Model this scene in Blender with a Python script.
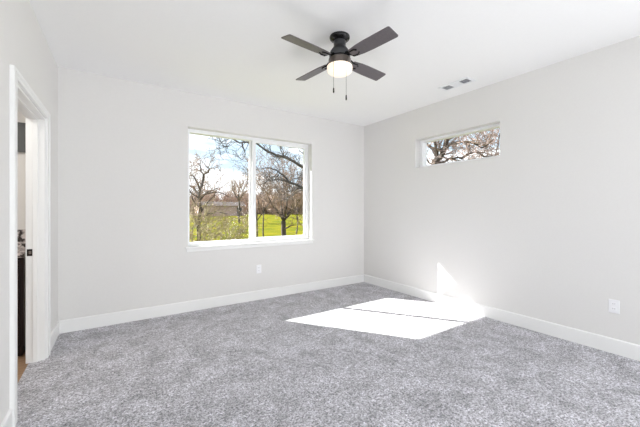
import bpy, math, random
from mathutils import Vector, Matrix

# ------------------------------------------------------------------ scene, camera, light
for o in list(bpy.data.objects):
    bpy.data.objects.remove(o)
S = bpy.context.scene
COL = S.collection
S.view_settings.view_transform = 'Standard'
S.view_settings.look = 'None'
S.view_settings.gamma = 1.0
S.view_settings.use_curve_mapping = False
S.view_settings.exposure = 0.3
S.cycles.use_denoising = True
S.cycles.max_bounces = 14
S.cycles.diffuse_bounces = 8
S.cycles.transparent_max_bounces = 24
S.cycles.sample_clamp_indirect = 0.0

EYE = 1.2748                       # camera height
FPX = 312.7                        # focal length in pixels of the 640 wide frame
CX, SX = 0.55396, 0.83254          # forward direction on plan
cam_d = bpy.data.cameras.new('camera')
cam = bpy.data.objects.new('camera', cam_d)
COL.objects.link(cam)
cam_d.sensor_width = 36.0
cam_d.lens = 36.0 * FPX / 640.0
cam_d.shift_y = -4.1 / 640.0
cam_d.clip_start = 0.05
cam_d.clip_end = 600
cam.location = (0, 0, EYE)
cam.rotation_euler = (math.pi / 2, 0, math.atan2(SX, CX) - math.pi / 2)
S.camera = cam


def at(u, v, t):
    """world point seen at pixel (u, v) at forward distance t"""
    r = (u - 320.0) / FPX
    return Vector(((CX + r * SX) * t, (SX - r * CX) * t, EYE - (v - 209.4) / FPX * t))


# sky: pale blue with broad white cloud
W = bpy.data.worlds.new('sky')
S.world = W
W.use_nodes = True
nt = W.node_tree
nt.nodes.clear()
wo = nt.nodes.new('ShaderNodeOutputWorld')
bg = nt.nodes.new('ShaderNodeBackground')
tc = nt.nodes.new('ShaderNodeTexCoord')
mp = nt.nodes.new('ShaderNodeMapping')
mp.inputs['Scale'].default_value = (1.3, 1.3, 6.0)
mp.inputs['Location'].default_value = (0.3, 0.2, -0.19)
nz = nt.nodes.new('ShaderNodeTexNoise')
nz.inputs['Scale'].default_value = 1.7
nz.inputs['Detail'].default_value = 5
nz.inputs['Roughness'].default_value = 0.55
rp = nt.nodes.new('ShaderNodeValToRGB')
rp.color_ramp.elements[0].position = 0.42
rp.color_ramp.elements[0].color = (0.46, 0.58, 0.70, 1)
rp.color_ramp.elements[1].position = 0.54
rp.color_ramp.elements[1].color = (0.95, 0.97, 1.0, 1)
nt.links.new(tc.outputs['Generated'], mp.inputs['Vector'])
nt.links.new(mp.outputs['Vector'], nz.inputs['Vector'])
nt.links.new(nz.outputs['Fac'], rp.inputs['Fac'])
nt.links.new(rp.outputs['Color'], bg.inputs['Color'])
nt.links.new(bg.outputs['Background'], wo.inputs['Surface'])
bg.inputs['Strength'].default_value = 1.6

SUN_DIR = Vector((-0.72, 1.0, 0.87)).normalized()     # towards the sun
sd = bpy.data.lights.new('sun', 'SUN')
sd.energy = 19.0
sd.angle = math.radians(0.55)
sd.color = (1.0, 0.97, 0.92)
so = bpy.data.objects.new('sun', sd)
COL.objects.link(so)
so.rotation_euler = SUN_DIR.to_track_quat('Z', 'Y').to_euler()
so.location = (-8, 12, 10)


def area(name, loc, rot, sx, sy, power, color=(1, 1, 1)):
    d = bpy.data.lights.new(name, 'AREA')
    d.shape = 'RECTANGLE'
    d.size, d.size_y, d.energy, d.color = sx, sy, power, color
    o = bpy.data.objects.new(name, d)
    COL.objects.link(o)
    o.location = loc
    o.rotation_euler = rot
    return o


# added fill light in an invented side opening behind the photographer
area('right_rear_fill', (3.86, -1.9, 0.85), Vector((1.0, -0.50, -0.52)).to_track_quat('Z', 'Y').to_euler(), 1.9, 1.5, 78, (0.96, 0.985, 1.0))
# second added fill light, in an invented opening of the rear wall
area('rear_fill', (0.55, -3.34, 0.8), Vector((-0.05, -1.0, -0.75)).to_track_quat('Z', 'Y').to_euler(), 1.5, 1.4, 50, (0.96, 0.985, 1.0))
# unseen fill light added to brighten the next room
area('next_room_fill', (-1.3, 3.1, 2.42), (0, 0, 0), 0.8, 0.8, 15, (1.0, 0.96, 0.9))

H = 2.74          # ceiling
XR = 3.70         # right wall
YB = 4.16         # back wall
YF = -3.20        # rear wall


def XL(y):        # left wall, a hair out of square
    return -0.463 - 0.016 * (YB - y)


# ------------------------------------------------------------------ materials
def mat(name, col, rough=0.6, metal=0.0, spec=0.5, emit=None, estr=0.0):
    m = bpy.data.materials.new(name)
    m.use_nodes = True
    b = m.node_tree.nodes['Principled BSDF']
    b.inputs['Base Color'].default_value = (*col, 1)
    b.inputs['Roughness'].default_value = rough
    b.inputs['Metallic'].default_value = metal
    b.inputs['Specular IOR Level'].default_value = spec
    if emit:
        b.inputs['Emission Color'].default_value = (*emit, 1)
        b.inputs['Emission Strength'].default_value = estr
    return m


def noisy(name, c0, c1, scale, rough=0.7, detail=4, bump=0.0, bdist=0.01, p0=0.35, p1=0.65, stretch=(1, 1, 1), spec=0.3):
    m = mat(name, c0, rough, spec=spec)
    n = m.node_tree
    b = n.nodes['Principled BSDF']
    t = n.nodes.new('ShaderNodeTexCoord')
    mp = n.nodes.new('ShaderNodeMapping')
    mp.inputs['Scale'].default_value = stretch
    nz = n.nodes.new('ShaderNodeTexNoise')
    nz.inputs['Scale'].default_value = scale
    nz.inputs['Detail'].default_value = detail
    r = n.nodes.new('ShaderNodeValToRGB')
    r.color_ramp.elements[0].position = p0
    r.color_ramp.elements[1].position = p1
    r.color_ramp.elements[0].color = (*c0, 1)
    r.color_ramp.elements[1].color = (*c1, 1)
    n.links.new(t.outputs['Object'], mp.inputs['Vector'])
    n.links.new(mp.outputs['Vector'], nz.inputs['Vector'])
    n.links.new(nz.outputs['Fac'], r.inputs['Fac'])
    n.links.new(r.outputs['Color'], b.inputs['Base Color'])
    if bump:
        bm = n.nodes.new('ShaderNodeBump')
        bm.inputs['Strength'].default_value = bump
        bm.inputs['Distance'].default_value = bdist
        n.links.new(nz.outputs['Fac'], bm.inputs['Height'])
        n.links.new(bm.outputs['Normal'], b.inputs['Normal'])
    return m


def carpet_material():
    m = mat('carpet_pile', (0.4, 0.39, 0.41), 0.95, spec=0.1)
    n = m.node_tree
    b = n.nodes['Principled BSDF']
    b.inputs['Sheen Weight'].default_value = 0.15
    t = n.nodes.new('ShaderNodeTexCoord')
    fine = n.nodes.new('ShaderNodeTexNoise')
    fine.inputs['Scale'].default_value = 80
    fine.inputs['Detail'].default_value = 4
    fine.inputs['Roughness'].default_value = 0.85
    r = n.nodes.new('ShaderNodeValToRGB')
    e = r.color_ramp.elements
    e[0].position, e[0].color = 0.40, (0.18, 0.176, 0.19, 1)
    e[1].position, e[1].color = 0.58, (0.88, 0.865, 0.915, 1)
    big = n.nodes.new('ShaderNodeTexNoise')
    big.inputs['Scale'].default_value = 5.0
    big.inputs['Detail'].default_value = 5
    big.inputs['Roughness'].default_value = 0.72
    big.inputs['Distortion'].default_value = 0.6
    r2 = n.nodes.new('ShaderNodeValToRGB')
    e = r2.color_ramp.elements
    e[0].position, e[0].color = 0.36, (0.70, 0.70, 0.70, 1)
    e[1].position, e[1].color = 0.62, (1.12, 1.12, 1.13, 1)
    mx = n.nodes.new('ShaderNodeMix')
    mx.data_type = 'RGBA'
    mx.blend_type = 'MULTIPLY'
    mx.inputs['Factor'].default_value = 1.0
    n.links.new(t.outputs['Object'], fine.inputs['Vector'])
    n.links.new(t.outputs['Object'], big.inputs['Vector'])
    n.links.new(fine.outputs['Fac'], r.inputs['Fac'])
    n.links.new(big.outputs['Fac'], r2.inputs['Fac'])
    n.links.new(r.outputs['Color'], mx.inputs['A'])
    n.links.new(r2.outputs['Color'], mx.inputs['B'])
    mid = n.nodes.new('ShaderNodeTexNoise')
    mid.inputs['Scale'].default_value = 34
    mid.inputs['Detail'].default_value = 2
    r3 = n.nodes.new('ShaderNodeValToRGB')
    e = r3.color_ramp.elements
    e[0].position, e[0].color = 0.38, (0.74, 0.74, 0.74, 1)
    e[1].position, e[1].color = 0.60, (1.10, 1.10, 1.10, 1)
    mx2 = n.nodes.new('ShaderNodeMix')
    mx2.data_type = 'RGBA'
    mx2.blend_type = 'MULTIPLY'
    mx2.inputs['Factor'].default_value = 1.0
    n.links.new(t.outputs['Object'], mid.inputs['Vector'])
    n.links.new(mid.outputs['Fac'], r3.inputs['Fac'])
    n.links.new(mx.outputs['Result'], mx2.inputs['A'])
    n.links.new(r3.outputs['Color'], mx2.inputs['B'])
    n.links.new(mx2.outputs['Result'], b.inputs['Base Color'])
    bm = n.nodes.new('ShaderNodeBump')
    bm.inputs['Strength'].default_value = 0.7
    bm.inputs['Distance'].default_value = 0.012
    n.links.new(fine.outputs['Fac'], bm.inputs['Height'])
    n.links.new(bm.outputs['Normal'], b.inputs['Normal'])
    return m


def glass_material():
    m = bpy.data.materials.new('window_glass')
    m.use_nodes = True
    n = m.node_tree
    n.nodes.clear()
    out = n.nodes.new('ShaderNodeOutputMaterial')
    tr = n.nodes.new('ShaderNodeBsdfTransparent')
    tr.inputs['Color'].default_value = (0.97, 0.98, 0.98, 1)
    gl = n.nodes.new('ShaderNodeBsdfGlossy')
    gl.inputs['Roughness'].default_value = 0.02
    fr = n.nodes.new('ShaderNodeFresnel')
    fr.inputs['IOR'].default_value = 1.06
    mx = n.nodes.new('ShaderNodeMixShader')
    n.links.new(fr.outputs['Fac'], mx.inputs['Fac'])
    n.links.new(tr.outputs['BSDF'], mx.inputs[1])
    n.links.new(gl.outputs['BSDF'], mx.inputs[2])
    n.links.new(mx.outputs['Shader'], out.inputs['Surface'])
    return m


M = {
    'wall': noisy('wall_paint', (0.755, 0.745, 0.73), (0.765, 0.755, 0.74), 60, 0.75, bump=0.04, bdist=0.002),
    'ceiling': noisy('ceiling_paint', (0.90, 0.90, 0.90), (0.91, 0.91, 0.91), 60, 0.85, bump=0.04, bdist=0.002),
    'trim': mat('white_trim_paint', (0.86, 0.86, 0.85), 0.38),
    'vinyl': mat('white_vinyl', (0.88, 0.89, 0.90), 0.35),
    'plastic': mat('white_plastic', (0.88, 0.88, 0.90), 0.35),
    'slot': mat('dark_slot', (0.05, 0.05, 0.055), 0.6),
    'carpet': carpet_material(),
    'glass': glass_material(),
    'bronze': mat('dark_bronze_metal', (0.05, 0.052, 0.056), 0.32, 0.5),
    'black': mat('black_metal', (0.012, 0.012, 0.013), 0.22, 0.3),
    'nickel': mat('brushed_dark_nickel', (0.20, 0.17, 0.15), 0.3, 0.9),
    'blade': noisy('grey_brown_blade_veneer', (0.10, 0.088, 0.094), (0.13, 0.113, 0.12), 14, 0.30, stretch=(1, 12, 12), spec=0.5),
    'bowl': mat('frosted_lit_glass', (0.9, 0.86, 0.8), 0.35, emit=(1.0, 0.80, 0.58), estr=0.52),
    'brass': mat('dull_chain', (0.10, 0.095, 0.09), 0.4, 0.8),
    'vent': mat('white_enamel', (0.85, 0.86, 0.88), 0.4),
    'duct': mat('duct_shade_grey', (0.25, 0.26, 0.28), 0.8),
    'espresso': noisy('espresso_wood', (0.018, 0.010, 0.009), (0.03, 0.017, 0.014), 9, 0.4, stretch=(8, 8, 1)),
    'granite': noisy('speckled_granite', (0.06, 0.05, 0.05), (0.66, 0.60, 0.58), 26, 0.2, detail=6, p0=0.42, p1=0.56),
    'tan': noisy('tan_plank', (0.32, 0.19, 0.11), (0.40, 0.26, 0.16), 5, 0.45, stretch=(1, 9, 1)),
    'grey_panel': mat('charcoal_grey_panel', (0.10, 0.105, 0.105), 0.5),
    'strike': mat('oil_rubbed_bronze', (0.012, 0.010, 0.010), 0.4, 0.5),
    'bark': noisy('grey_brown_bark', (0.051, 0.042, 0.037), (0.114, 0.096, 0.087), 9, 0.9, stretch=(1, 1, 0.3)),
    'bark_dark': noisy('dark_grey_bark', (0.054, 0.049, 0.048), (0.114, 0.102, 0.099), 9, 0.9, stretch=(1, 1, 0.3)),
    'twig': noisy('brown_twig', (0.218, 0.161, 0.127), (0.391, 0.299, 0.241), 3, 0.9),
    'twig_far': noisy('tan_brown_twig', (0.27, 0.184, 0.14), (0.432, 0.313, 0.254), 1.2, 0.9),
    'twig_warm': noisy('warm_tan_twig', (0.27, 0.205, 0.185), (0.46, 0.36, 0.32), 2.0, 0.9),
    'brush': noisy('straw_brush', (0.26, 0.21, 0.14), (0.46, 0.40, 0.24), 4, 0.9),
    'lawn': noisy('spring_grass', (0.042, 0.066, 0.001), (0.165, 0.140, 0.001), 0.5, 0.95, detail=8, p0=0.3, p1=0.7, spec=0.05),
    'lane': noisy('pale_gravel', (0.13, 0.11, 0.09), (0.18, 0.15, 0.13), 2, 0.95),
    'siding': mat('pale_mauve_siding', (0.46, 0.33, 0.30), 0.8),
    'shingle': mat('brown_shingle', (0.07, 0.052, 0.048), 0.9),
    'stucco': mat('exterior_stucco', (0.55, 0.52, 0.48), 0.9),
}


# ------------------------------------------------------------------ mesh builder
class MB:
    def __init__(self):
        self.v, self.f = [], []

    def box(self, x0, x1, y0, y1, z0, z1):
        b = len(self.v)
        for z in (z0, z1):
            for x, y in ((x0, y0), (x1, y0), (x1, y1), (x0, y1)):
                self.v.append((x, y, z))
        for q in ((3, 2, 1, 0), (4, 5, 6, 7), (0, 1, 5, 4), (1, 2, 6, 5), (2, 3, 7, 6), (3, 0, 4, 7)):
            self.f.append(tuple(b + i for i in q))
        return self

    def loft(self, rings, closed=True, caps=True):
        """rings: equal-length lists of points"""
        b = len(self.v)
        n = len(rings[0])
        for r in rings:
            self.v.extend(tuple(p) for p in r)
        for i in range(len(rings) - 1):
            for j in range(n if closed else n - 1):
                k = (j + 1) % n
                self.f.append((b + i * n + j, b + i * n + k, b + (i + 1) * n + k, b + (i + 1) * n + j))
        if caps:
            self.f.append(tuple(b + j for j in reversed(range(n))))
            e = b + (len(rings) - 1) * n
            self.f.append(tuple(e + j for j in range(n)))
        return self

    def lathe(self, prof, c, n=40, caps=True):
        rings = []
        for r, z in prof:
            rings.append([(c[0] + r * math.cos(2 * math.pi * j / n), c[1] + r * math.sin(2 * math.pi * j / n), z) for j in range(n)])
        return self.loft(rings, True, caps)

    def tube(self, pts, rad, n=8, caps=True):
        pts = [Vector(p) for p in pts]
        rings = []
        ref = Vector((0.31, 0.52, 0.8)).normalized()
        for i, p in enumerate(pts):
            d = (pts[min(i + 1, len(pts) - 1)] - pts[max(i - 1, 0)])
            if d.length < 1e-9:
                d = Vector((0, 0, 1))
            d.normalize()
            a = d.cross(ref)
            if a.length < 1e-3:
                a = d.cross(Vector((1, 0, 0)))
            a.normalize()
            c = d.cross(a)
            r = rad[i] if isinstance(rad, (list, tuple)) else rad
            rings.append([p + (a * math.cos(2 * math.pi * j / n) + c * math.sin(2 * math.pi * j / n)) * r for j in range(n)])
        return self.loft(rings, True, caps)

    def prism(self, poly, fn):
        """poly: 2D outline; fn(a, b, s) gives the point for s = 0 and s = 1"""
        return self.loft([[fn(a, b, 0) for a, b in poly], [fn(a, b, 1) for a, b in poly]])

    def build(self, name, m, parent=None, origin=None, smooth=False, bevel=0.0, seg=2):
        o0 = Vector(origin) if origin is not None else Vector((0, 0, 0))
        if parent is not None and origin is None:
            p = parent
            while p.parent:
                p = p.parent
            o0 = p.location.copy()
        me = bpy.data.meshes.new(name)
        me.from_pydata([tuple(Vector(v) - o0) for v in self.v], [], self.f)
        me.update()
        import bmesh
        bm = bmesh.new()
        bm.from_mesh(me)
        bmesh.ops.recalc_face_normals(bm, faces=bm.faces)
        bm.to_mesh(me)
        bm.free()
        me.materials.append(m)
        if smooth:
            for p in me.polygons:
                p.use_smooth = True
        o = bpy.data.objects.new(name, me)
        COL.objects.link(o)
        if parent is not None:
            o.parent = parent
        else:
            o.location = o0
        if bevel:
            b = o.modifiers.new('bevel', 'BEVEL')
            b.width = bevel
            b.segments = seg
            b.limit_method = 'ANGLE'
        elif smooth:
            try:
                me.set_sharp_from_angle(angle=math.radians(40))
            except Exception:
                pass
        return o


def empty(name, loc):
    o = bpy.data.objects.new(name, None)
    COL.objects.link(o)
    o.location = loc
    o.empty_display_size = 0.1
    return o


def tag(o, label, cat, group=None):
    o['label'] = label
    o['category'] = cat
    if group:
        o['group'] = group
    return o


def structure(o, label=None, cat=None):
    o['kind'] = 'structure'
    if label:
        o['label'] = label
        o['category'] = cat
    return o


def holed(fn, a0, a1, b0, b1, h, depth):
    """one closed slab with a rectangular hole; fn(a, b, d) -> point"""
    m = MB()
    ha0, ha1, hb0, hb1 = h
    out = [(a0, b0), (a1, b0), (a1, b1), (a0, b1)]
    inn = [(ha0, hb0), (ha1, hb0), (ha1, hb1), (ha0, hb1)]
    for d in (0, depth):
        m.v.extend(fn(a, b, d) for a, b in out)
        m.v.extend(fn(a, b, d) for a, b in inn)
    for i in range(4):
        j = (i + 1) % 4
        m.f.append((i, j, 4 + j, 4 + i))
        m.f.append((8 + i, 12 + i, 12 + j, 8 + j))
        m.f.append((i, 8 + i, 8 + j, j))
        m.f.append((4 + i, 4 + j, 12 + j, 12 + i))
    return m


# ------------------------------------------------------------------ room shell
T = 0.20
# window openings
WX0, WX1, WZ0, WZ1 = 0.788, 2.611, 0.806, 2.308
RY0, RY1, RZ0, RZ1 = 1.840, 3.040, 1.880, 2.292
# doorway in the left wall
DY0, DY1, DZ = 2.570, 3.51, 2.05
WT = 0.118        # thickness of the left wall

fl = MB()
dx = -0.575
outline = [(XL(YF), YF), (XR, YF), (XR, YB), (XL(YB), YB), (XL(DY1), DY1), (dx, DY1), (dx, DY0), (XL(DY0), DY0)]
fl.prism(outline, lambda a, b, s: (a, b, -0.10 if s == 0 else 0.0))
structure(fl.build('floor', M['carpet']), 'grey flecked cut pile carpet covering the whole bedroom floor', 'floor')

structure(MB().box(-0.75, XR + T, YF - T, YB + T, H, H + 0.15).build('ceiling', M['ceiling']),
          'smooth white painted bedroom ceiling', 'ceiling')
structure(holed(lambda a, b, d: (a, YB + d, b), -0.59, XR + T, -0.1, H, (WX0, WX1, WZ0, WZ1), T).build('wall_back', M['wall']),
          'off-white painted wall holding the wide two-pane window', 'wall')
structure(holed(lambda a, b, d: (XR + d, a, b), -0.6, YB, -0.1, H, (RY0, RY1, RZ0, RZ1), T).build('wall_right', M['wall']),
          'off-white painted wall holding the short high window', 'wall')
structure(holed(lambda a, b, d: (XR + d, a, b), YF - T, -0.6, -0.1, H, (-2.95, -0.85, 0.0, 2.1), 0.12).build('wall_right_rear', M['wall']),  # opening added to let the side fill light in
          'off-white wall behind the photographer with an opening added for fill light', 'wall')
structure(holed(lambda a, b, d: (a, YF - d, b), -0.75, XR, -0.1, H, (-0.35, 1.45, 0.0, 2.1), 0.12).build('wall_rear', M['wall']),  # opening added to let the rear fill light in
          'off-white rear wall behind the photographer', 'wall')
lw = MB()
prof = [(YF, -0.1), (DY0, -0.1), (DY0, DZ), (DY1, DZ), (DY1, -0.1), (YB, -0.1), (YB, H), (YF, H)]
lw.prism(prof, lambda a, b, s: (XL(a) - WT * s, a, b))
structure(lw.build('wall_left', M['wall']), 'off-white painted wall holding the open doorway', 'wall')

# baseboards: flat board with an eased top
BH, BT = 0.132, 0.014
BP = [(0, 0), (BT, 0), (BT, BH - 0.010), (BT - 0.004, BH - 0.002), (BT - 0.009, BH), (0, BH)]
m = MB().prism(BP, lambda d, z, s: (-0.463 + (XR + 0.463) * s, YB - d, z))
structure(m.build('baseboard_back', M['trim']), 'white baseboard along the wall under the wide window', 'baseboard')
m = MB().prism(BP, lambda d, z, s: (XR - d, -0.8 + (YB + 0.8) * s, z))
structure(m.build('baseboard_right', M['trim']), 'white baseboard along the wall under the high window', 'baseboard')
CW = 0.092        # casing width
CH = 0.058        # casing height over the opening
ya, yb = YF, DY0 - CW
m = MB().prism(BP, lambda d, z, s: (XL(ya + (yb - ya) * s) + d, ya + (yb - ya) * s, z))
structure(m.build('baseboard_left', M['trim']), 'white baseboard on the near side of the doorway', 'baseboard')
yc, yd = DY1 + CW, YB
m = MB().prism(BP, lambda d, z, s: (XL(yc + (yd - yc) * s) + d, yc + (yd - yc) * s, z))
structure(m.build('baseboard_left_far', M['trim']), 'short white baseboard between doorway casing and room corner', 'baseboard')

# door frame
door = structure(empty('door_1', (XL(3.05), 3.05, 0)), 'white cased doorway standing open to the next room', 'doorway')
CT = 0.018
cas = MB()
o_ = [(DY0 - CW, 0), (DY0 - CW, DZ + CH), (DY1 + CW, DZ + CH), (DY1 + CW, 0), (DY1 + 0.006, 0), (DY1 + 0.006, DZ + 0.006), (DY0 - 0.006, DZ + 0.006), (DY0 - 0.006, 0)]
cas.prism(o_, lambda a, b, s: (XL(a) + CT * s, a, b))
cas.build('casing', M['trim'], door, bevel=0.003)
rim = MB()
w2 = 0.022
o2 = [(DY0 - CW, 0), (DY0 - CW, DZ + CH), (DY1 + CW, DZ + CH), (DY1 + CW, 0), (DY1 + CW - w2, 0), (DY1 + CW - w2, DZ + CH - w2), (DY0 - CW + w2, DZ + CH - w2), (DY0 - CW + w2, 0)]
rim.prism(o2, lambda a, b, s: (XL(a) + CT - 0.001 + 0.006 * s, a, b))
rim.build('casing_rim', M['trim'], door, bevel=0.003)
JT = 0.016
jam = MB()
o3 = [(DY0, 0), (DY0, DZ), (DY1, DZ), (DY1, 0), (DY1 - JT, 0), (DY1 - JT, DZ - JT), (DY0 + JT, DZ - JT), (DY0 + JT, 0)]
jam.prism(o3, lambda a, b, s: (XL(a) - (WT + 0.004) * s + 0.002, a, b))
jam.build('jamb', M['trim'], door, bevel=0.002)
st = MB()
g = 0.011
o4 = [(DY0 + JT, 0), (DY0 + JT, DZ - JT), (DY1 - JT, DZ - JT), (DY1 - JT, 0), (DY1 - JT - g, 0), (DY1 - JT - g, DZ - JT - g), (DY0 + JT + g, DZ - JT - g), (DY0 + JT + g, 0)]
st.prism(o4, lambda a, b, s: (XL(a) - 0.042 - 0.034 * s, a, b))
st.build('door_stop', M['trim'], door, bevel=0.002)
yj = DY1 - JT
sp = MB().box(XL(yj) - 0.112, XL(yj) - 0.076, yj - 0.0025, yj + 0.001, 0.888, 0.945)
plate = sp.build('strike_plate', M['strike'], door)
plate['label'] = 'dark bronze strike plate'
MB().box(XL(yj) - 0.100, XL(yj) - 0.084, yj - 0.0035, yj + 0.001, 0.904, 0.930).build('latch_hole', M['nickel'], plate)

# ------------------------------------------------------------------ window_1: fixed pane and slider
w1 = structure(empty('window_1', (1.7, YB + 0.11, WZ0)), 'wide white vinyl slider window of two panes looking on a grassy field', 'window')
FY0, FY1 = YB + 0.105, YB + 0.195
fw = 0.040
holed(lambda a, b, d: (a, FY0 + d, b), WX0, WX1, WZ0, WZ1, (WX0 + fw, WX1 - fw, WZ0 + fw, WZ1 - 0.045), FY1 - FY0).build('window_frame', M['vinyl'], w1, bevel=0.003)
XM = 1.70
MB().box(XM - 0.045, XM + 0.002, FY0 + 0.055, FY1 - 0.005, WZ0 + fw, WZ1 - 0.045).build('fixed_stile', M['vinyl'], w1, bevel=0.003)
sash = holed(lambda a, b, d: (a, FY0 + 0.012 + d, b), XM - 0.022, WX1 - fw + 0.004, WZ0 + fw - 0.004, WZ1 - 0.041,
             (XM + 0.034, WX1 - fw - 0.022, WZ0 + fw + 0.024, WZ1 - 0.045 - 0.022), 0.034).build('sash', M['vinyl'], w1, bevel=0.003)
MB().box(XM - 0.008, XM + 0.018, FY0 + 0.000, FY0 + 0.014, 1.36, 1.43).build('sash_lock', M['plastic'], sash, bevel=0.003)
MB().box(WX0 + fw - 0.004, XM - 0.04, FY1 - 0.030, FY1 - 0.025, WZ0 + fw - 0.004, WZ1 - 0.041).build('glass', M['glass'], w1)
MB().box(XM + 0.03, WX1 - fw - 0.018, FY0 + 0.026, FY0 + 0.031, WZ0 + fw + 0.02, WZ1 - 0.045 - 0.018).build('glass', M['glass'], w1)
# interior stool and apron
MB().box(WX0 - 0.030, WX1 + 0.030, YB - 0.030, YB, WZ0 - 0.020, WZ0 + 0.001).build('window_sill', M['trim'], w1, bevel=0.004)
MB().box(WX0 - 0.018, WX1 + 0.018, YB - 0.016, YB, WZ0 - 0.062, WZ0 - 0.020).build('sill_apron', M['trim'], w1, bevel=0.003)

# ------------------------------------------------------------------ window_2: fixed transom
w2o = structure(empty('window_2', (XR + 0.1, 2.44, RZ0)), 'short high white window full of bare branches', 'window')
GX0, GX1 = XR + 0.105, XR + 0.195
holed(lambda a, b, d: (GX0 + d, a, b), RY0, RY1, RZ0, RZ1, (RY0 + 0.038, RY1 - 0.052, RZ0 + 0.034, RZ1 - 0.034), GX1 - GX0).build('window_frame', M['vinyl'], w2o, bevel=0.003)
MB().box(GX0 + 0.045, GX0 + 0.050, RY0 + 0.034, RY1 - 0.048, RZ0 + 0.03, RZ1 - 0.03).build('glass', M['glass'], w2o)

# ------------------------------------------------------------------ next room beyond the doorway
BX0, BX1 = -2.4, XL(3.0) - WT - 0.02
nr_y0, nr_y1 = 1.6, 4.22
structure(MB().box(BX0 - 0.1, dx, nr_y0, nr_y1, -0.10, -0.006).build('floor_next_room', M['tan']), 'tan wood plank floor of the room beyond the doorway', 'floor')
structure(MB().box(BX0 - 0.1, -0.62, nr_y1, nr_y1 + 0.08, -0.1, 2.6).build('wall_next_room_back', M['wall']), 'white end wall of the room beyond the doorway', 'wall')
structure(MB().box(BX0 - 0.18, BX0 - 0.1, nr_y0 - 0.08, nr_y1 + 0.08, -0.1, 2.6).build('wall_next_room_side', M['wall']), 'white side wall of the room beyond the doorway', 'wall')
structure(MB().box(BX0 - 0.1, -0.62, nr_y0 - 0.08, nr_y0, -0.1, 2.6).build('wall_next_room_front', M['wall']), 'white near wall of the room beyond the doorway', 'wall')
structure(MB().box(BX0 - 0.18, -0.62, nr_y0 - 0.08, nr_y1 + 0.08, 2.6, 2.7).build('ceiling_next_room', M['ceiling']), 'white ceiling of the room beyond the doorway', 'ceiling')

VX0, VX1, VY0, VY1 = -1.85, -0.635, 3.66, 4.21
van = tag(empty('vanity_cabinet', (-1.25, 3.93, -0.006)), 'dark espresso wood vanity cabinet standing in the room beyond the doorway', 'cabinet')
MB().box(VX0, VX1, VY0 + 0.02, VY1, 0.085, 0.862).build('body', M['espresso'], van)
MB().box(VX0 + 0.02, VX1 - 0.02, VY0 + 0.07, VY1, -0.006, 0.085).build('toe_kick', M['espresso'], van)
for i in range(3):
    a = VX0 + 0.03 + i * 0.393
    d_ = holed(lambda p, q, d: (p, VY0 + d, q), a, a + 0.373, 0.11, 0.84, (a + 0.06, a + 0.313, 0.17, 0.78), 0.019).build('door', M['espresso'], van, bevel=0.002)
    MB().box(a + 0.058, a + 0.315, VY0 + 0.009, VY0 + 0.019, 0.168, 0.782).build('door_panel', M['espresso'], d_)
    MB().lathe([(0.004, 0.70), (0.011, 0.703), (0.012, 0.715), (0.006, 0.722)], (a + 0.34, VY0 - 0.010), 12).build('knob', M['nickel'], d_, smooth=True)
top = MB().box(VX0 - 0.01, VX1 + 0.008, VY0 - 0.025, VY1, 0.862, 0.900).build('granite_countertop', M['granite'], bevel=0.004)
tag(top, 'speckled brown granite countertop on the dark vanity cabinet', 'countertop')
bsp = MB().box(VX0 - 0.01, VX1 + 0.008, VY1 - 0.012, VY1 + 0.009, 0.900, 1.075).build('granite_backsplash', M['granite'], bevel=0.002)
tag(bsp, 'low granite backsplash standing behind the vanity countertop', 'backsplash')
gp = empty('wall_panel', (-1.1, 4.2, 1.83))
tag(gp, 'charcoal grey framed panel high on the wall above the granite', 'wall panel')
holed(lambda a, b, d: (a, 4.19 + d, b), -1.30, -0.68, 1.84, 2.13, (-1.28, -0.70, 1.86, 2.11), 0.029).build('frame', M['grey_panel'], gp)
MB().box(-1.285, -0.695, 4.20, 4.215, 1.855, 2.115).build('panel', M['grey_panel'], gp)

# ------------------------------------------------------------------ exterior eaves
structure(MB().box(-2.5, XR + T, YB + T, 5.13, 2.70, 2.87).build('trim_1', M['stucco']), 'roof eave outside above the wide window', 'eave')
structure(MB().box(XR + T, 4.55, -3.0, 5.13, 2.70, 2.87).build('trim_2', M['stucco']), 'roof eave outside above the high window', 'eave')

# ------------------------------------------------------------------ ceiling fan
FC = (1.608, 2.115)
fan = tag(empty('ceiling_fan', (FC[0], FC[1], H)), 'dark four-blade ceiling fan with a lit frosted bowl light', 'ceiling fan')
MB().lathe([(0.083, 2.742), (0.086, 2.734), (0.085, 2.722), (0.078, 2.713), (0.066, 2.709), (0.060, 2.703), (0.053, 2.699)], FC, 48).build('canopy', M['black'], fan, smooth=True)
MB().lathe([(0.052, 2.703), (0.051, 2.660), (0.053, 2.650)], FC, 40).build('neck', M['bronze'], fan, smooth=True)
MB().lathe([(0.051, 2.654), (0.060, 2.640), (0.080, 2.612), (0.088, 2.590), (0.090, 2.572), (0.088, 2.566)], FC, 48).build('motor_housing', M['bronze'], fan, smooth=True)
MB().lathe([(0.084, 2.568), (0.088, 2.564), (0.088, 2.552), (0.084, 2.548)], FC, 48).build('rotor', M['black'], fan, smooth=True)
MB().lathe([(0.090, 2.549), (0.095, 2.544), (0.096, 2.505), (0.098, 2.497), (0.097, 2.487)], FC, 48).build('light_collar', M['nickel'], fan, smooth=True)
MB().lathe([(0.100, 2.490), (0.106, 2.486), (0.107, 2.476), (0.106, 2.458), (0.101, 2.442), (0.088, 2.431), (0.060, 2.425), (0.012, 2.424)], FC, 48).build('light_bowl', M['bowl'], fan, smooth=True)
PITCH = math.radians(-12.5)
BW, BR0, BR1, BZ = 0.124, 0.130, 0.556, 2.545
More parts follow.
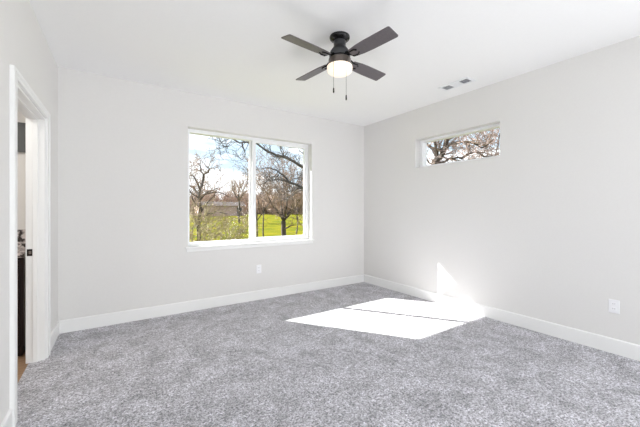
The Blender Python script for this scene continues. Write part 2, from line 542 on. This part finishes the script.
for k, deg in enumerate((-173.3, -83.3, 6.9, 97.0)):
    a = math.radians(deg)
    er = Vector((math.cos(a), math.sin(a), 0))
    et = Vector((-math.sin(a), math.cos(a), 0))
    ec = et * math.cos(PITCH) + Vector((0, 0, 1)) * math.sin(PITCH)
    en = er.cross(ec)
    c0 = Vector((FC[0], FC[1], BZ))
    # outline of the blade: slim root, straight sides, squared tip with small corner radii
    out = []
    hw0, hw1 = 0.045, BW / 2
    right = [(BR0, hw0 * 0.55), (BR0 + 0.012, hw0), (BR0 + 0.10, hw1 * 0.93), (BR0 + 0.2, hw1), (BR1 - 0.012, hw1), (BR1 - 0.004, hw1 - 0.004), (BR1, hw1 - 0.012)]
    out = right + [(r, -w) for r, w in reversed(right)]
    me_ = MB()
    me_.loft([[c0 + er * r + ec * w + en * s for r, w in out] for s in (-0.0035, 0.0035)])
    blade = me_.build('blade', M['blade'], fan, bevel=0.0015)
    # bracket arm: two-pronged black iron under the blade
    ib = MB()
    for sgn in (-1, 1):
        ib.tube([c0 + er * 0.075 + et * 0.012 * sgn + Vector((0, 0, 0.024)), c0 + er * 0.11 + ec * 0.018 * sgn + Vector((0, 0, 0.016)),
                 c0 + er * 0.145 + ec * 0.030 * sgn - en * 0.0075, c0 + er * 0.185 + ec * 0.032 * sgn - en * 0.0075,
                 c0 + er * 0.203 + ec * 0.020 * sgn - en * 0.0075], [0.010, 0.009, 0.006, 0.006, 0.005], 8)
    ib.build('blade_bracket', M['black'], blade, smooth=True)
    for sgn in (-1, 1):
        p = c0 + er * 0.205 + ec * 0.018 * sgn - en * 0.0055
        MB().tube([p + en * 0.003, p - en * 0.006], 0.006, 10).build('blade_screw', M['black'], blade, smooth=True)
# two pull chains hanging off the light collar
RV = Vector((SX, -CX, 0))
FV = Vector((CX, SX, 0))
for off, fwd, zend in ((-0.056, -0.098, 2.242), (0.046, -0.101, 2.182)):
    p = Vector((FC[0], FC[1], 0)) + RV * off + FV * fwd * 1.06
    q = Vector((FC[0], FC[1], 0)) + RV * off * 0.9 + FV * fwd * 0.9
    zz = [2.52]
    pts = [(q.x, q.y, 2.512), ((p.x + q.x) / 2, (p.y + q.y) / 2, 2.512), (p.x, p.y, 2.500), (p.x, p.y, zend + 0.02)]
    ch = MB().tube(pts, 0.0013, 6).build('pull_chain', M['brass'], fan, smooth=True)
    MB().lathe([(0.003, zend + 0.024), (0.0055, zend + 0.018), (0.0062, zend - 0.012), (0.004, zend - 0.018)], (p.x, p.y), 12).build('chain_fob', M['black'], ch, smooth=True)

# ------------------------------------------------------------------ ceiling air vent
VC = (3.348, 2.158)
vx, vy = 0.085, 0.190
vent = tag(empty('ceiling_vent', (VC[0], VC[1], H)), 'white ceiling air vent with grey slotted ends', 'vent')
holed(lambda a, b, d: (VC[0] + a, VC[1] + b, H - 0.010 + d), -vx, vx, -vy, vy, (-0.055, 0.055, -0.160, 0.160), 0.0102).build('vent_frame', M['vent'], vent, bevel=0.003)
MB().box(VC[0] - 0.056, VC[0] + 0.056, VC[1] - 0.161, VC[1] + 0.161, H - 0.0012, H + 0.0004).build('duct_shade', M['duct'], vent)  # flat grey sheet, its colour standing in for shade inside the duct


def slats(y0, y1, n, along_x, tilt):
    b = MB()
    if along_x:
        for i in range(n):
            yy = VC[1] + y0 + (y1 - y0) * (i + 0.5) / n
            h_ = 0.0042
            b.loft([[(VC[0] + sx_ * 0.0545, yy - h_ * tilt * 0.9 + e, H - 0.0092), (VC[0] + sx_ * 0.0545, yy + h_ * tilt * 0.9 + e, H - 0.0014),
                     (VC[0] + sx_ * 0.0545, yy + h_ * tilt * 0.9 + e + 0.0012, H - 0.0014), (VC[0] + sx_ * 0.0545, yy - h_ * tilt * 0.9 + e + 0.0012, H - 0.0092)]
                    for sx_, e in ((-1, 0), (1, 0))])
    else:
        for i in range(n):
            xx = VC[0] - 0.055 + 0.11 * (i + 0.5) / n
            h_ = 0.0042 * tilt
            b.loft([[(xx - h_, VC[1] + yy, H - 0.0092), (xx + h_, VC[1] + yy, H - 0.0014), (xx + h_ + 0.0012, VC[1] + yy, H - 0.0014), (xx - h_ + 0.0012, VC[1] + yy, H - 0.0092)]
                    for yy in (y0 + 0.002, y1 - 0.002)])
    return b


slats(-0.160, -0.055, 6, True, 1.6).build('louver_bank', M['vent'], vent)
slats(-0.055, 0.055, 11, False, -1.3).build('louver_bank', M['vent'], vent)
slats(0.055, 0.160, 8, True, 0.7).build('louver_bank', M['vent'], vent)
MB().box(VC[0] - 0.055, VC[0] + 0.055, VC[1] - 0.058, VC[1] - 0.050, H - 0.0095, H - 0.001).build('divider', M['vent'], vent)
MB().box(VC[0] - 0.055, VC[0] + 0.055, VC[1] + 0.050, VC[1] + 0.058, H - 0.0095, H - 0.001).build('divider', M['vent'], vent)


# ------------------------------------------------------------------ wall outlets
def outlet(origin, U, N, label):
    """U along the wall, N into the room"""
    U, N, Zv = Vector(U), Vector(N), Vector((0, 0, 1))
    o = Vector(origin)
    root = tag(empty('wall_outlet', o), label, 'outlet')

    def bx(u0, u1, z0, z1, n0, n1):
        b = MB()
        b.loft([[o + U * u + Zv * z + N * n for u, z in ((u0, z0), (u1, z0), (u1, z1), (u0, z1))] for n in (n0, n1)])
        return b
    bx(-0.037, 0.037, -0.059, 0.059, -0.001, 0.006).build('cover_plate', M['plastic'], root, bevel=0.0025)
    for zc in (-0.0215, 0.0215):
        r = bx(-0.0165, 0.0165, zc - 0.0145, zc + 0.0145, 0.004, 0.0085).build('receptacle', M['plastic'], root, bevel=0.002)
        s_ = MB()
        for u0 in (-0.0075, 0.0055):
            s_ = bx(u0, u0 + 0.002, zc - 0.002, zc + 0.007, 0.007, 0.0088)
            s_.build('slot', M['slot'], r)
    bx(-0.003, 0.003, -0.003, 0.003, 0.004, 0.0072).build('screw', M['plastic'], root)


outlet((1.728, YB, 0.432), (1, 0, 0), (0, -1, 0), 'white wall outlet on the wall below the wide window')
outlet((XR, 0.862, 0.417), (0, 1, 0), (-1, 0, 0), 'white wall outlet on the wall below the high window, near its baseboard')

# ------------------------------------------------------------------ outside: ground
def gz(y):
    d = max(0.0, y)
    if d < 12:
        return -0.35
    return -0.35 + 0.50 * min(1.0, (d - 12) / 63.0)


gm = MB()
ys = [4.40, 8, 12, 16, 20, 26, 34, 44, 56, 66, 75, 95, 140]
xs = [-60, -30, -12, 0, 12, 24, 40, 60, 90, 140]
for y in ys:
    for x in xs:
        gm.v.append((x, y, gz(y)))
nx = len(xs)
for i in range(len(ys) - 1):
    for j in range(nx - 1):
        gm.f.append((i * nx + j, i * nx + j + 1, (i + 1) * nx + j + 1, (i + 1) * nx + j))
structure(gm.build('lawn', M['lawn'], smooth=True), 'bright yellow-green grass field outside the wide window', 'lawn')
structure(MB().box(XR + T, 60, -20, 4.40, -0.45, -0.35).build('side_yard', M['lane']), 'bare side yard outside the high window', 'yard')  # unseen ground, gravel picked to keep the bounced light neutral
ln = MB()
pts = [(-50, 70.5), (-10, 69.5), (25, 70.0), (60, 71.5), (120, 73)]
ln.loft([[(x, y - 1.6, gz(y - 1.6) + 0.03), (x, y + 1.6, gz(y + 1.6) + 0.03)] for x, y in pts], closed=False, caps=False)
structure(ln.build('gravel_lane', M['lane']), 'pale gravel lane along the far edge of the grass field', 'lane')

# ------------------------------------------------------------------ outside: trees
class Grow:
    def __init__(self, seed, twig_r=0.008, thick=0.03):
        self.R = random.Random(seed)
        self.trunk, self.crown = MB(), MB()
        self.twig_r, self.thick = twig_r, thick

    def rv(self):
        R = self.R
        while True:
            v = Vector((R.uniform(-1, 1), R.uniform(-1, 1), R.uniform(-1, 1)))
            if 0.05 < v.length < 1:
                return v.normalized()

    def limb(self, pts, r0, r1):
        n = len(pts)
        rad = [r0 + (r1 - r0) * i / (n - 1) for i in range(n)]
        big = r0 > self.thick
        (self.trunk if big else self.crown).tube(pts, rad, 7 if r0 > 0.08 else (5 if big else 3), caps=big)
        return rad

    def branch(self, p, d, length, r, depth, wig=0.35, up=0.1, kids=3, spread=0.9, ratio=0.62):
        R = self.R
        n = 5 if depth > 0 else 3
        pts = [Vector(p)]
        dd = Vector(d).normalized()
        for i in range(n):
            dd = (dd + self.rv() * wig + Vector((0, 0, up))).normalized()
            pts.append(pts[-1] + dd * length / n)
        r1 = max(self.twig_r * 0.6, r * (0.5 if depth > 0 else 0.4))
        self.limb(pts, r, r1)
        if depth <= 0:
            return
        for k in range(kids):
            f = R.uniform(0.3, 1.0) if k else 1.0
            x = f * n
            i = min(int(x), n - 1)
            q = pts[i].lerp(pts[i + 1], x - i)
            base = (pts[i + 1] - pts[i]).normalized()
            nd = (base + self.rv() * spread).normalized()
            rr = max(self.twig_r, (r + (r1 - r) * f) * 0.72)
            self.branch(q, nd, length * ratio * R.uniform(0.75, 1.2), rr, depth - 1, wig, up, kids, spread, ratio)

    def guided(self, pts, r0, r1, side=0, side_len=0.8, depth=2, kids=3, up=0.05, wig=0.4):
        """a limb along given points with side branches"""
        P = [Vector(p) for p in pts]
        # subdivide with a small wander
        Q = [P[0]]
        for a, b in zip(P, P[1:]):
            Q.append(a.lerp(b, 0.5) + self.rv() * (b - a).length * 0.06)
            Q.append(b)
        rad = self.limb(Q, r0, r1)
        for s in range(side):
            i = self.R.randrange(1, len(Q) - 1)
            base = (Q[i + 1] - Q[i]).normalized()
            nd = (base * 0.6 + self.rv()).normalized()
            self.branch(Q[i], nd, side_len * self.R.uniform(0.6, 1.3), max(self.twig_r, rad[i] * 0.45), depth, wig, up, kids)

    def build(self, name, base, mats, label, group=None, cat='tree'):
        root = tag(empty(name, base), label, cat, group)
        if self.trunk.v:
            self.trunk.build('trunk', mats[0], root, smooth=True)
        if self.crown.v:
            self.crown.build('crown', mats[1], root, smooth=True)
        return root


def copy_tree(src, loc, rz, sc, label):
    r = src.copy()
    COL.objects.link(r)
    r.location, r.rotation_euler, r.scale = loc, (0, 0, rz), (sc, sc, sc)
    r['label'] = label
    for ch in list(src.children):
        c = ch.copy()
        COL.objects.link(c)
        c.parent = r
    return r


def ground(u, t):
    p = at(u, 209.4, t)
    return Vector((p.x, p.y, gz(p.y)))


# gnarled little tree at one end of the wide window
D = 13.0
g1 = Grow(11, 0.009, 0.028)
b1 = ground(200, D)
fork = at(200, 190, D)
g1.guided([b1 - Vector((0, 0, 0.1)), at(198.5, 228, D), at(200.5, 208, D), fork], 0.085, 0.06, 10, 1.2, 3, 3)
g1.guided([fork, at(202.7, 181.7, D + .1), at(203.4, 174.5, D), at(208.4, 172, D - .3), at(209.2, 168.6, D - .4), at(205.6, 166.3, D - .4)], 0.06, 0.02, 7, 0.55, 2, 3)
g1.guided([at(203.4, 174.5, D), at(199.8, 170.8, D + .3), at(194.7, 169.4, D + .5)], 0.04, 0.018, 4, 0.5, 2, 3)
g1.guided([at(201, 172, D + .2), at(200.5, 166.5, D + .2), at(198, 163, D + .2)], 0.035, 0.015, 4, 0.5, 1, 3)
g1.guided([fork, at(196, 181, D - .3), at(193.3, 176, D - .4), at(190, 175, D - .4)], 0.045, 0.02, 5, 0.6, 2, 3)
g1.guided([at(199.8, 196, D), at(194, 188, D + .4), at(190, 186, D + .5), at(186, 180, D + .5)], 0.05, 0.02, 7, 0.8, 2, 3)
g1.guided([at(199.8, 200, D), at(208, 192, D + .4), at(214, 190, D + .8), at(219, 187, D + 1)], 0.045, 0.015, 8, 0.9, 2, 3)
g1.guided([at(199.4, 222, D), at(208, 214, D - .5), at(217, 211, D - .8), at(228, 214, D - 1)], 0.04, 0.012, 8, 0.9, 2, 3)
g1.build('bare_tree', b1, (M['bark'], M['twig']), 'small gnarled leafless tree with crooked top among tangled brush')

# upright spreading tree past the field brush
g2 = Grow(23, 0.014, 0.05)
b2 = ground(239.5, 34)
g2.guided([b2, at(239.5, 206, 34), at(239, 199, 34)], 0.12, 0.10)
for k in range(7):
    aa = k * 0.9
    g2.branch(at(239, 201, 34), (math.cos(aa) * 0.8, math.sin(aa) * 0.8, 1.0), 1.35, 0.06, 3, 0.22, 0.12, 4, 0.75, 0.66)
g2.build('bare_tree', b2, (M['bark'], M['twig']), 'upright leafless tree with fan of fine branches standing before the low shed')

# vase-shaped tree in the slider pane
D3 = 16.5
g3 = Grow(37, 0.008, 0.03)
b3 = ground(283.5, D3)
f3 = at(283.5, 221, D3)
g3.guided([b3 - Vector((0, 0, 0.1)), at(283.5, 230, D3), f3], 0.14, 0.12)
for (u, v, dd) in ((274, 203, .5), (268, 196, -.6), (280, 196, 1.0), (287, 199, -.8), (293, 203, .4), (300, 200, -.2), (284, 190, .2)):
    tip = at(u, v, D3 + dd)
    g3.guided([f3, f3.lerp(tip, 0.5) + Vector((0, 0, -0.08)), tip], 0.065, 0.03, 4, 0.9, 3, 4, 0.12, 0.3)
    for q in range(3):
        g3.branch(tip, (tip - f3).normalized() + g3.rv() * 0.5, 1.3, 0.028, 3, 0.3, 0.08, 4, 0.9, 0.66)
g3.guided([at(284, 229, D3), at(290, 226, D3 - .4), at(296, 225, D3 - .5)], 0.05, 0.015, 4, 0.7, 2, 3)
g3.build('bare_tree', b3, (M['bark'], M['twig']), 'leafless vase-shaped tree forking low on the grass seen through the sliding pane')

# big oak whose limbs hang over the top of the wide window
D4 = 10.5
g4 = Grow(5, 0.006, 0.022)
b4 = ground(331, D4 + .5)
h4 = at(329, 176, D4 + .4)
g4.guided([b4 - Vector((0, 0, 0.1)), at(331, 215, D4 + .5), at(330, 196, D4 + .4), h4], 0.26, 0.20)
g4.guided([h4, at(314, 172, D4), at(299, 165, D4 - .2), at(287, 158.2, D4 - .4), at(276, 155.2, D4 - .5), at(267.4, 151.6, D4 - .6), at(257, 143.7, D4 - .7), at(249, 142.2, D4 - .7), at(239.7, 143, D4 - .7), at(232.4, 138.8, D4 - .7), at(224, 134, D4 - .7)],
          0.055, 0.018, 17, 0.7, 3, 3)
g4.guided([at(242, 142.6, D4 - .7), at(243.5, 148, D4 - .8), at(245.5, 155, D4 - .8)], 0.03, 0.012, 3, 0.3, 1, 2)
g4.guided([at(330, 190, D4 + .4), at(314, 190, D4 + .7), at(301, 187, D4 + .8), at(289.3, 182.6, D4 + .8), at(283.2, 175.3, D4 + .8), at(277, 170.5, D4 + .7), at(270, 168, D4 + .7), at(262, 168.5, D4 + .6)], 0.06, 0.014, 15, 0.75, 3, 3)
g4.guided([at(289, 182.6, D4 + .8), at(278.4, 178.4, D4 + .9), at(267.4, 180.8, D4 + 1), at(260, 185, D4 + 1)], 0.03, 0.012, 8, 0.7, 2, 3)
g4.guided([at(314, 172, D4), at(305, 150, D4 + .6), at(290, 140, D4 + .9), at(272, 134, D4 + 1)], 0.045, 0.015, 12, 0.8, 3, 3)
g4.guided([h4, at(327, 150, D4 + .4), at(320, 120, D4 + .4), at(312, 90, D4 + .2)], 0.16, 0.05, 10, 1.4, 2, 3)
g4.guided([at(320, 120, D4 + .4), Vector((3.6, 7.6, 5.6)), Vector((1.75, 6.0, 4.15)), Vector((1.22, 5.62, 3.50)), Vector((1.18, 5.78, 3.29)), Vector((1.16, 6.06, 3.13))], 0.09, 0.065)  # unseen limb added and shaped to cast the dark band on the right wall
g4.build('bare_oak', b4, (M['bark_dark'], M['bark_dark']), 'large dark leafless oak reaching long crooked limbs across the top of the wide window')

# oak filling the high window
D5 = 13.5
g5 = Grow(71, 0.009, 0.03)
p5 = at(434, 168, D5)
b5 = Vector((p5.x, p5.y, -0.35))
g5.guided([b5 - Vector((0, 0, .1)), at(433.5, 190, D5), at(434, 172, D5), at(434.8, 164.4, D5), at(436, 160, D5)], 0.20, 0.15)
g5.guided([at(436, 160.5, D5), at(437, 156.5, D5 + .1), at(432.8, 149, D5 + .2), at(427.4, 144.7, D5 + .4), at(420, 138, D5 + .6)], 0.10, 0.045, 6, 0.7, 2, 3)
g5.guided([at(437, 156.5, D5 + .1), at(436.5, 149, D5 - .2), at(434.7, 142.7, D5 - .4), at(434, 130, D5 - .4)], 0.07, 0.04, 5, 0.7, 2, 3)
g5.guided([at(434.6, 165.5, D5), at(429, 163, D5 + .2), at(426, 156, D5 + .3), at(425, 150, D5 + .3)], 0.05, 0.025, 5, 0.6, 2, 3)
g5.guided([at(435.8, 161, D5), at(438.7, 158.5, D5 - .1), at(443, 152.6, D5 - .2), at(446.5, 147, D5 - .3), at(447, 138.8, D5 - .4), at(447.5, 125, D5 - .5)], 0.115, 0.08, 7, 0.7, 2, 3)
g5.guided([at(446, 148.5, D5 - .3), at(451.5, 143.7, D5 - .6), at(459.3, 141.8, D5 - .9), at(466, 141.7, D5 - 1.1), at(474.8, 143.6, D5 - 1.3), at(481.6, 147.6, D5 - 1.4), at(486.6, 145.6, D5 - 1.5), at(494, 139, D5 - 1.6)], 0.06, 0.028, 22, 0.8, 2, 4)
g5.guided([at(437.5, 160, D5), at(440, 163, D5 - .1), at(443.6, 162.4, D5 - .2), at(449.5, 159, D5 - .3), at(458.3, 157.3, D5 - .4), at(462, 158.5, D5 - .5), at(467, 154.5, D5 - .5), at(475, 152, D5 - .6)], 0.062, 0.028, 12, 0.7, 2, 4)
g5.guided([at(475, 152, D5 - .6), at(479.7, 153, D5 - .7), at(483.6, 156.4, D5 - .8), at(492, 156, D5 - .9)], 0.045, 0.022, 9, 0.7, 2, 4)
g5.guided([at(466, 141.7, D5 - 1.1), at(470, 148, D5 - 1), at(468, 154, D5 - .8)], 0.04, 0.025, 6, 0.6, 2, 3)
g5.guided([at(447, 139, D5 - .4), at(462, 133, D5 - .4), at(480, 131, D5 - .6), at(497, 126, D5 - .8), at(512, 124, D5 - 1)], 0.05, 0.025, 30, 0.9, 2, 5)
g5.guided([at(512, 124, D5 - 1), at(500, 134, D5 - .6), at(498, 146, D5 - .2), at(494, 158, D5)], 0.035, 0.02, 14, 0.8, 2, 4)
g5.build('bare_oak', b5, (M['bark'], M['twig_warm']), 'spreading oak with forked trunk and tan twigs filling the high window')

# brush thickets near the small gnarled tree
TH = [(191, 12.2, 1.5, 'straw coloured thicket at the foot of the gnarled tree, nearest the window jamb'),
      (206, 11.8, 1.3, 'straw coloured thicket just beside the gnarled tree trunk'),
      (218, 14.0, 1.2, 'thin straw coloured brush between gnarled tree and open grass'),
      (233, 17.0, 1.35, 'tall thin sapling clump on the grass in front of the shed')]
for i, (u, t, hh, lab) in enumerate(TH):
    gg = Grow(100 + i, 0.009, 0.03)
    bb = ground(u, t)
    for k in range(15 if i < 2 else (11 if i == 2 else 8)):
        a = k * 2.4
        gg.branch(bb + Vector((math.cos(a), math.sin(a), 0)) * (0.25 + 0.012 * k), (math.cos(a) * 0.75, math.sin(a) * 0.75, 1), hh * gg.R.uniform(0.6, 1.0), 0.018, 3, 0.35, 0.02, 3, 0.9, 0.6)
    gg.build('brush_thicket', bb, (M['bark'], M['brush'] if i < 2 else M['twig']), lab, cat='brush')
# thin sapling stems before the vase tree
for i, (u, t, lab) in enumerate(((263.5, 17.0, 'slim bare sapling on the grass beside the window mullion'), (257.5, 15.0, 'slim bare sapling touching the mullion edge of the sliding pane'), (296.5, 20.0, 'slim bare sapling on the grass behind the vase-shaped tree'))):
    gg = Grow(300 + i, 0.008, 0.02)
    bb = ground(u, t)
    gg.branch(bb, (0.05, 0, 1), 2.1, 0.045, 3, 0.14, 0.12, 4, 0.8, 0.6)
    gg.build('bare_sapling', bb, (M['bark'], M['twig']), lab)

# low shed beyond the field
sh = empty('low_shed', ground(222, 60))
tag(sh, 'low mauve shed with dark open bay beyond the grass field', 'shed')
s0 = sh.location
L_ = 8.6
MB().box(s0.x - L_ / 2, s0.x + L_ / 2, s0.y, s0.y + 3.5, s0.z - 0.2, s0.z + 2.0).build('wall', M['siding'], sh)
rf = MB()
rf.loft([[(x, s0.y - 0.5, s0.z + 1.95), (x, s0.y + 1.75, s0.z + 2.75), (x, s0.y + 4.0, s0.z + 1.95), (x, s0.y + 1.75, s0.z + 2.6)] for x in (s0.x - L_ / 2 - 0.4, s0.x + L_ / 2 + 0.4)])
rf.build('roof', M['shingle'], sh)
MB().box(s0.x + 2.9, s0.x + 3.9, s0.y - 0.03, s0.y + 0.02, s0.z, s0.z + 1.6).build('bay_shade', M['slot'], sh)  # dark sheet on the wall, its colour standing in for shade inside the bay

# row of bare trees along the far side of the field
protos = []
for i in range(3):
    gg = Grow(500 + i, 0.03, 0.09)
    gg.guided([(0, 0, -0.2), (0.1, 0, 0.8), (0, 0.1, 1.5)], 0.26, 0.2)
    for k in range(8):
        a = k * 0.8
        gg.branch((0, 0.1, 1.3 + 0.05 * k), (math.cos(a) * 0.9, math.sin(a) * 0.9, 0.75), 2.7, 0.10, 3, 0.25, 0.05, 4, 0.9, 0.7)
    protos.append(gg)
FAR = []
R = random.Random(9)
u = 120
while u < 318:
    FAR.append((u, R.uniform(74, 92), R.uniform(0.75, 1.12)))
    u += R.uniform(4.2, 6.6)
made = [None] * 3
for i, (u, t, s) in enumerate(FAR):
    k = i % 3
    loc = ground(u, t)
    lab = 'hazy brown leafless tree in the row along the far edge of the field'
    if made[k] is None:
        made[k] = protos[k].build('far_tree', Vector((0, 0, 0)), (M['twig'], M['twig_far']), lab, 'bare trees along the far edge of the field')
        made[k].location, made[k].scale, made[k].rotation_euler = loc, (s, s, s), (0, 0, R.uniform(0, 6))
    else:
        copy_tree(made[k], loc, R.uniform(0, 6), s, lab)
# undergrowth below that row
ug = Grow(800, 0.03, 0.2)
for k in range(60):
    a = k * 2.4
    ug.branch((math.cos(a) * 0.9, math.sin(a) * 0.7, -0.1), (math.cos(a) * 0.5, math.sin(a) * 0.5, 1), 1.5, 0.035, 2, 0.3, 0.0, 4, 0.9, 0.7)
first = None
u = 122
while u < 320:
    loc = ground(u, R.uniform(76, 84))
    lab = 'low brown undergrowth shrub beneath the far row of trees'
    if first is None:
        first = ug.build('far_shrub', Vector((0, 0, 0)), (M['twig'], M['twig_far']), lab, 'undergrowth below the far trees', 'shrub')
        first.location = loc
    else:
        copy_tree(first, loc, R.uniform(0, 6), R.uniform(0.8, 1.3), lab)
    u += R.uniform(6, 9)
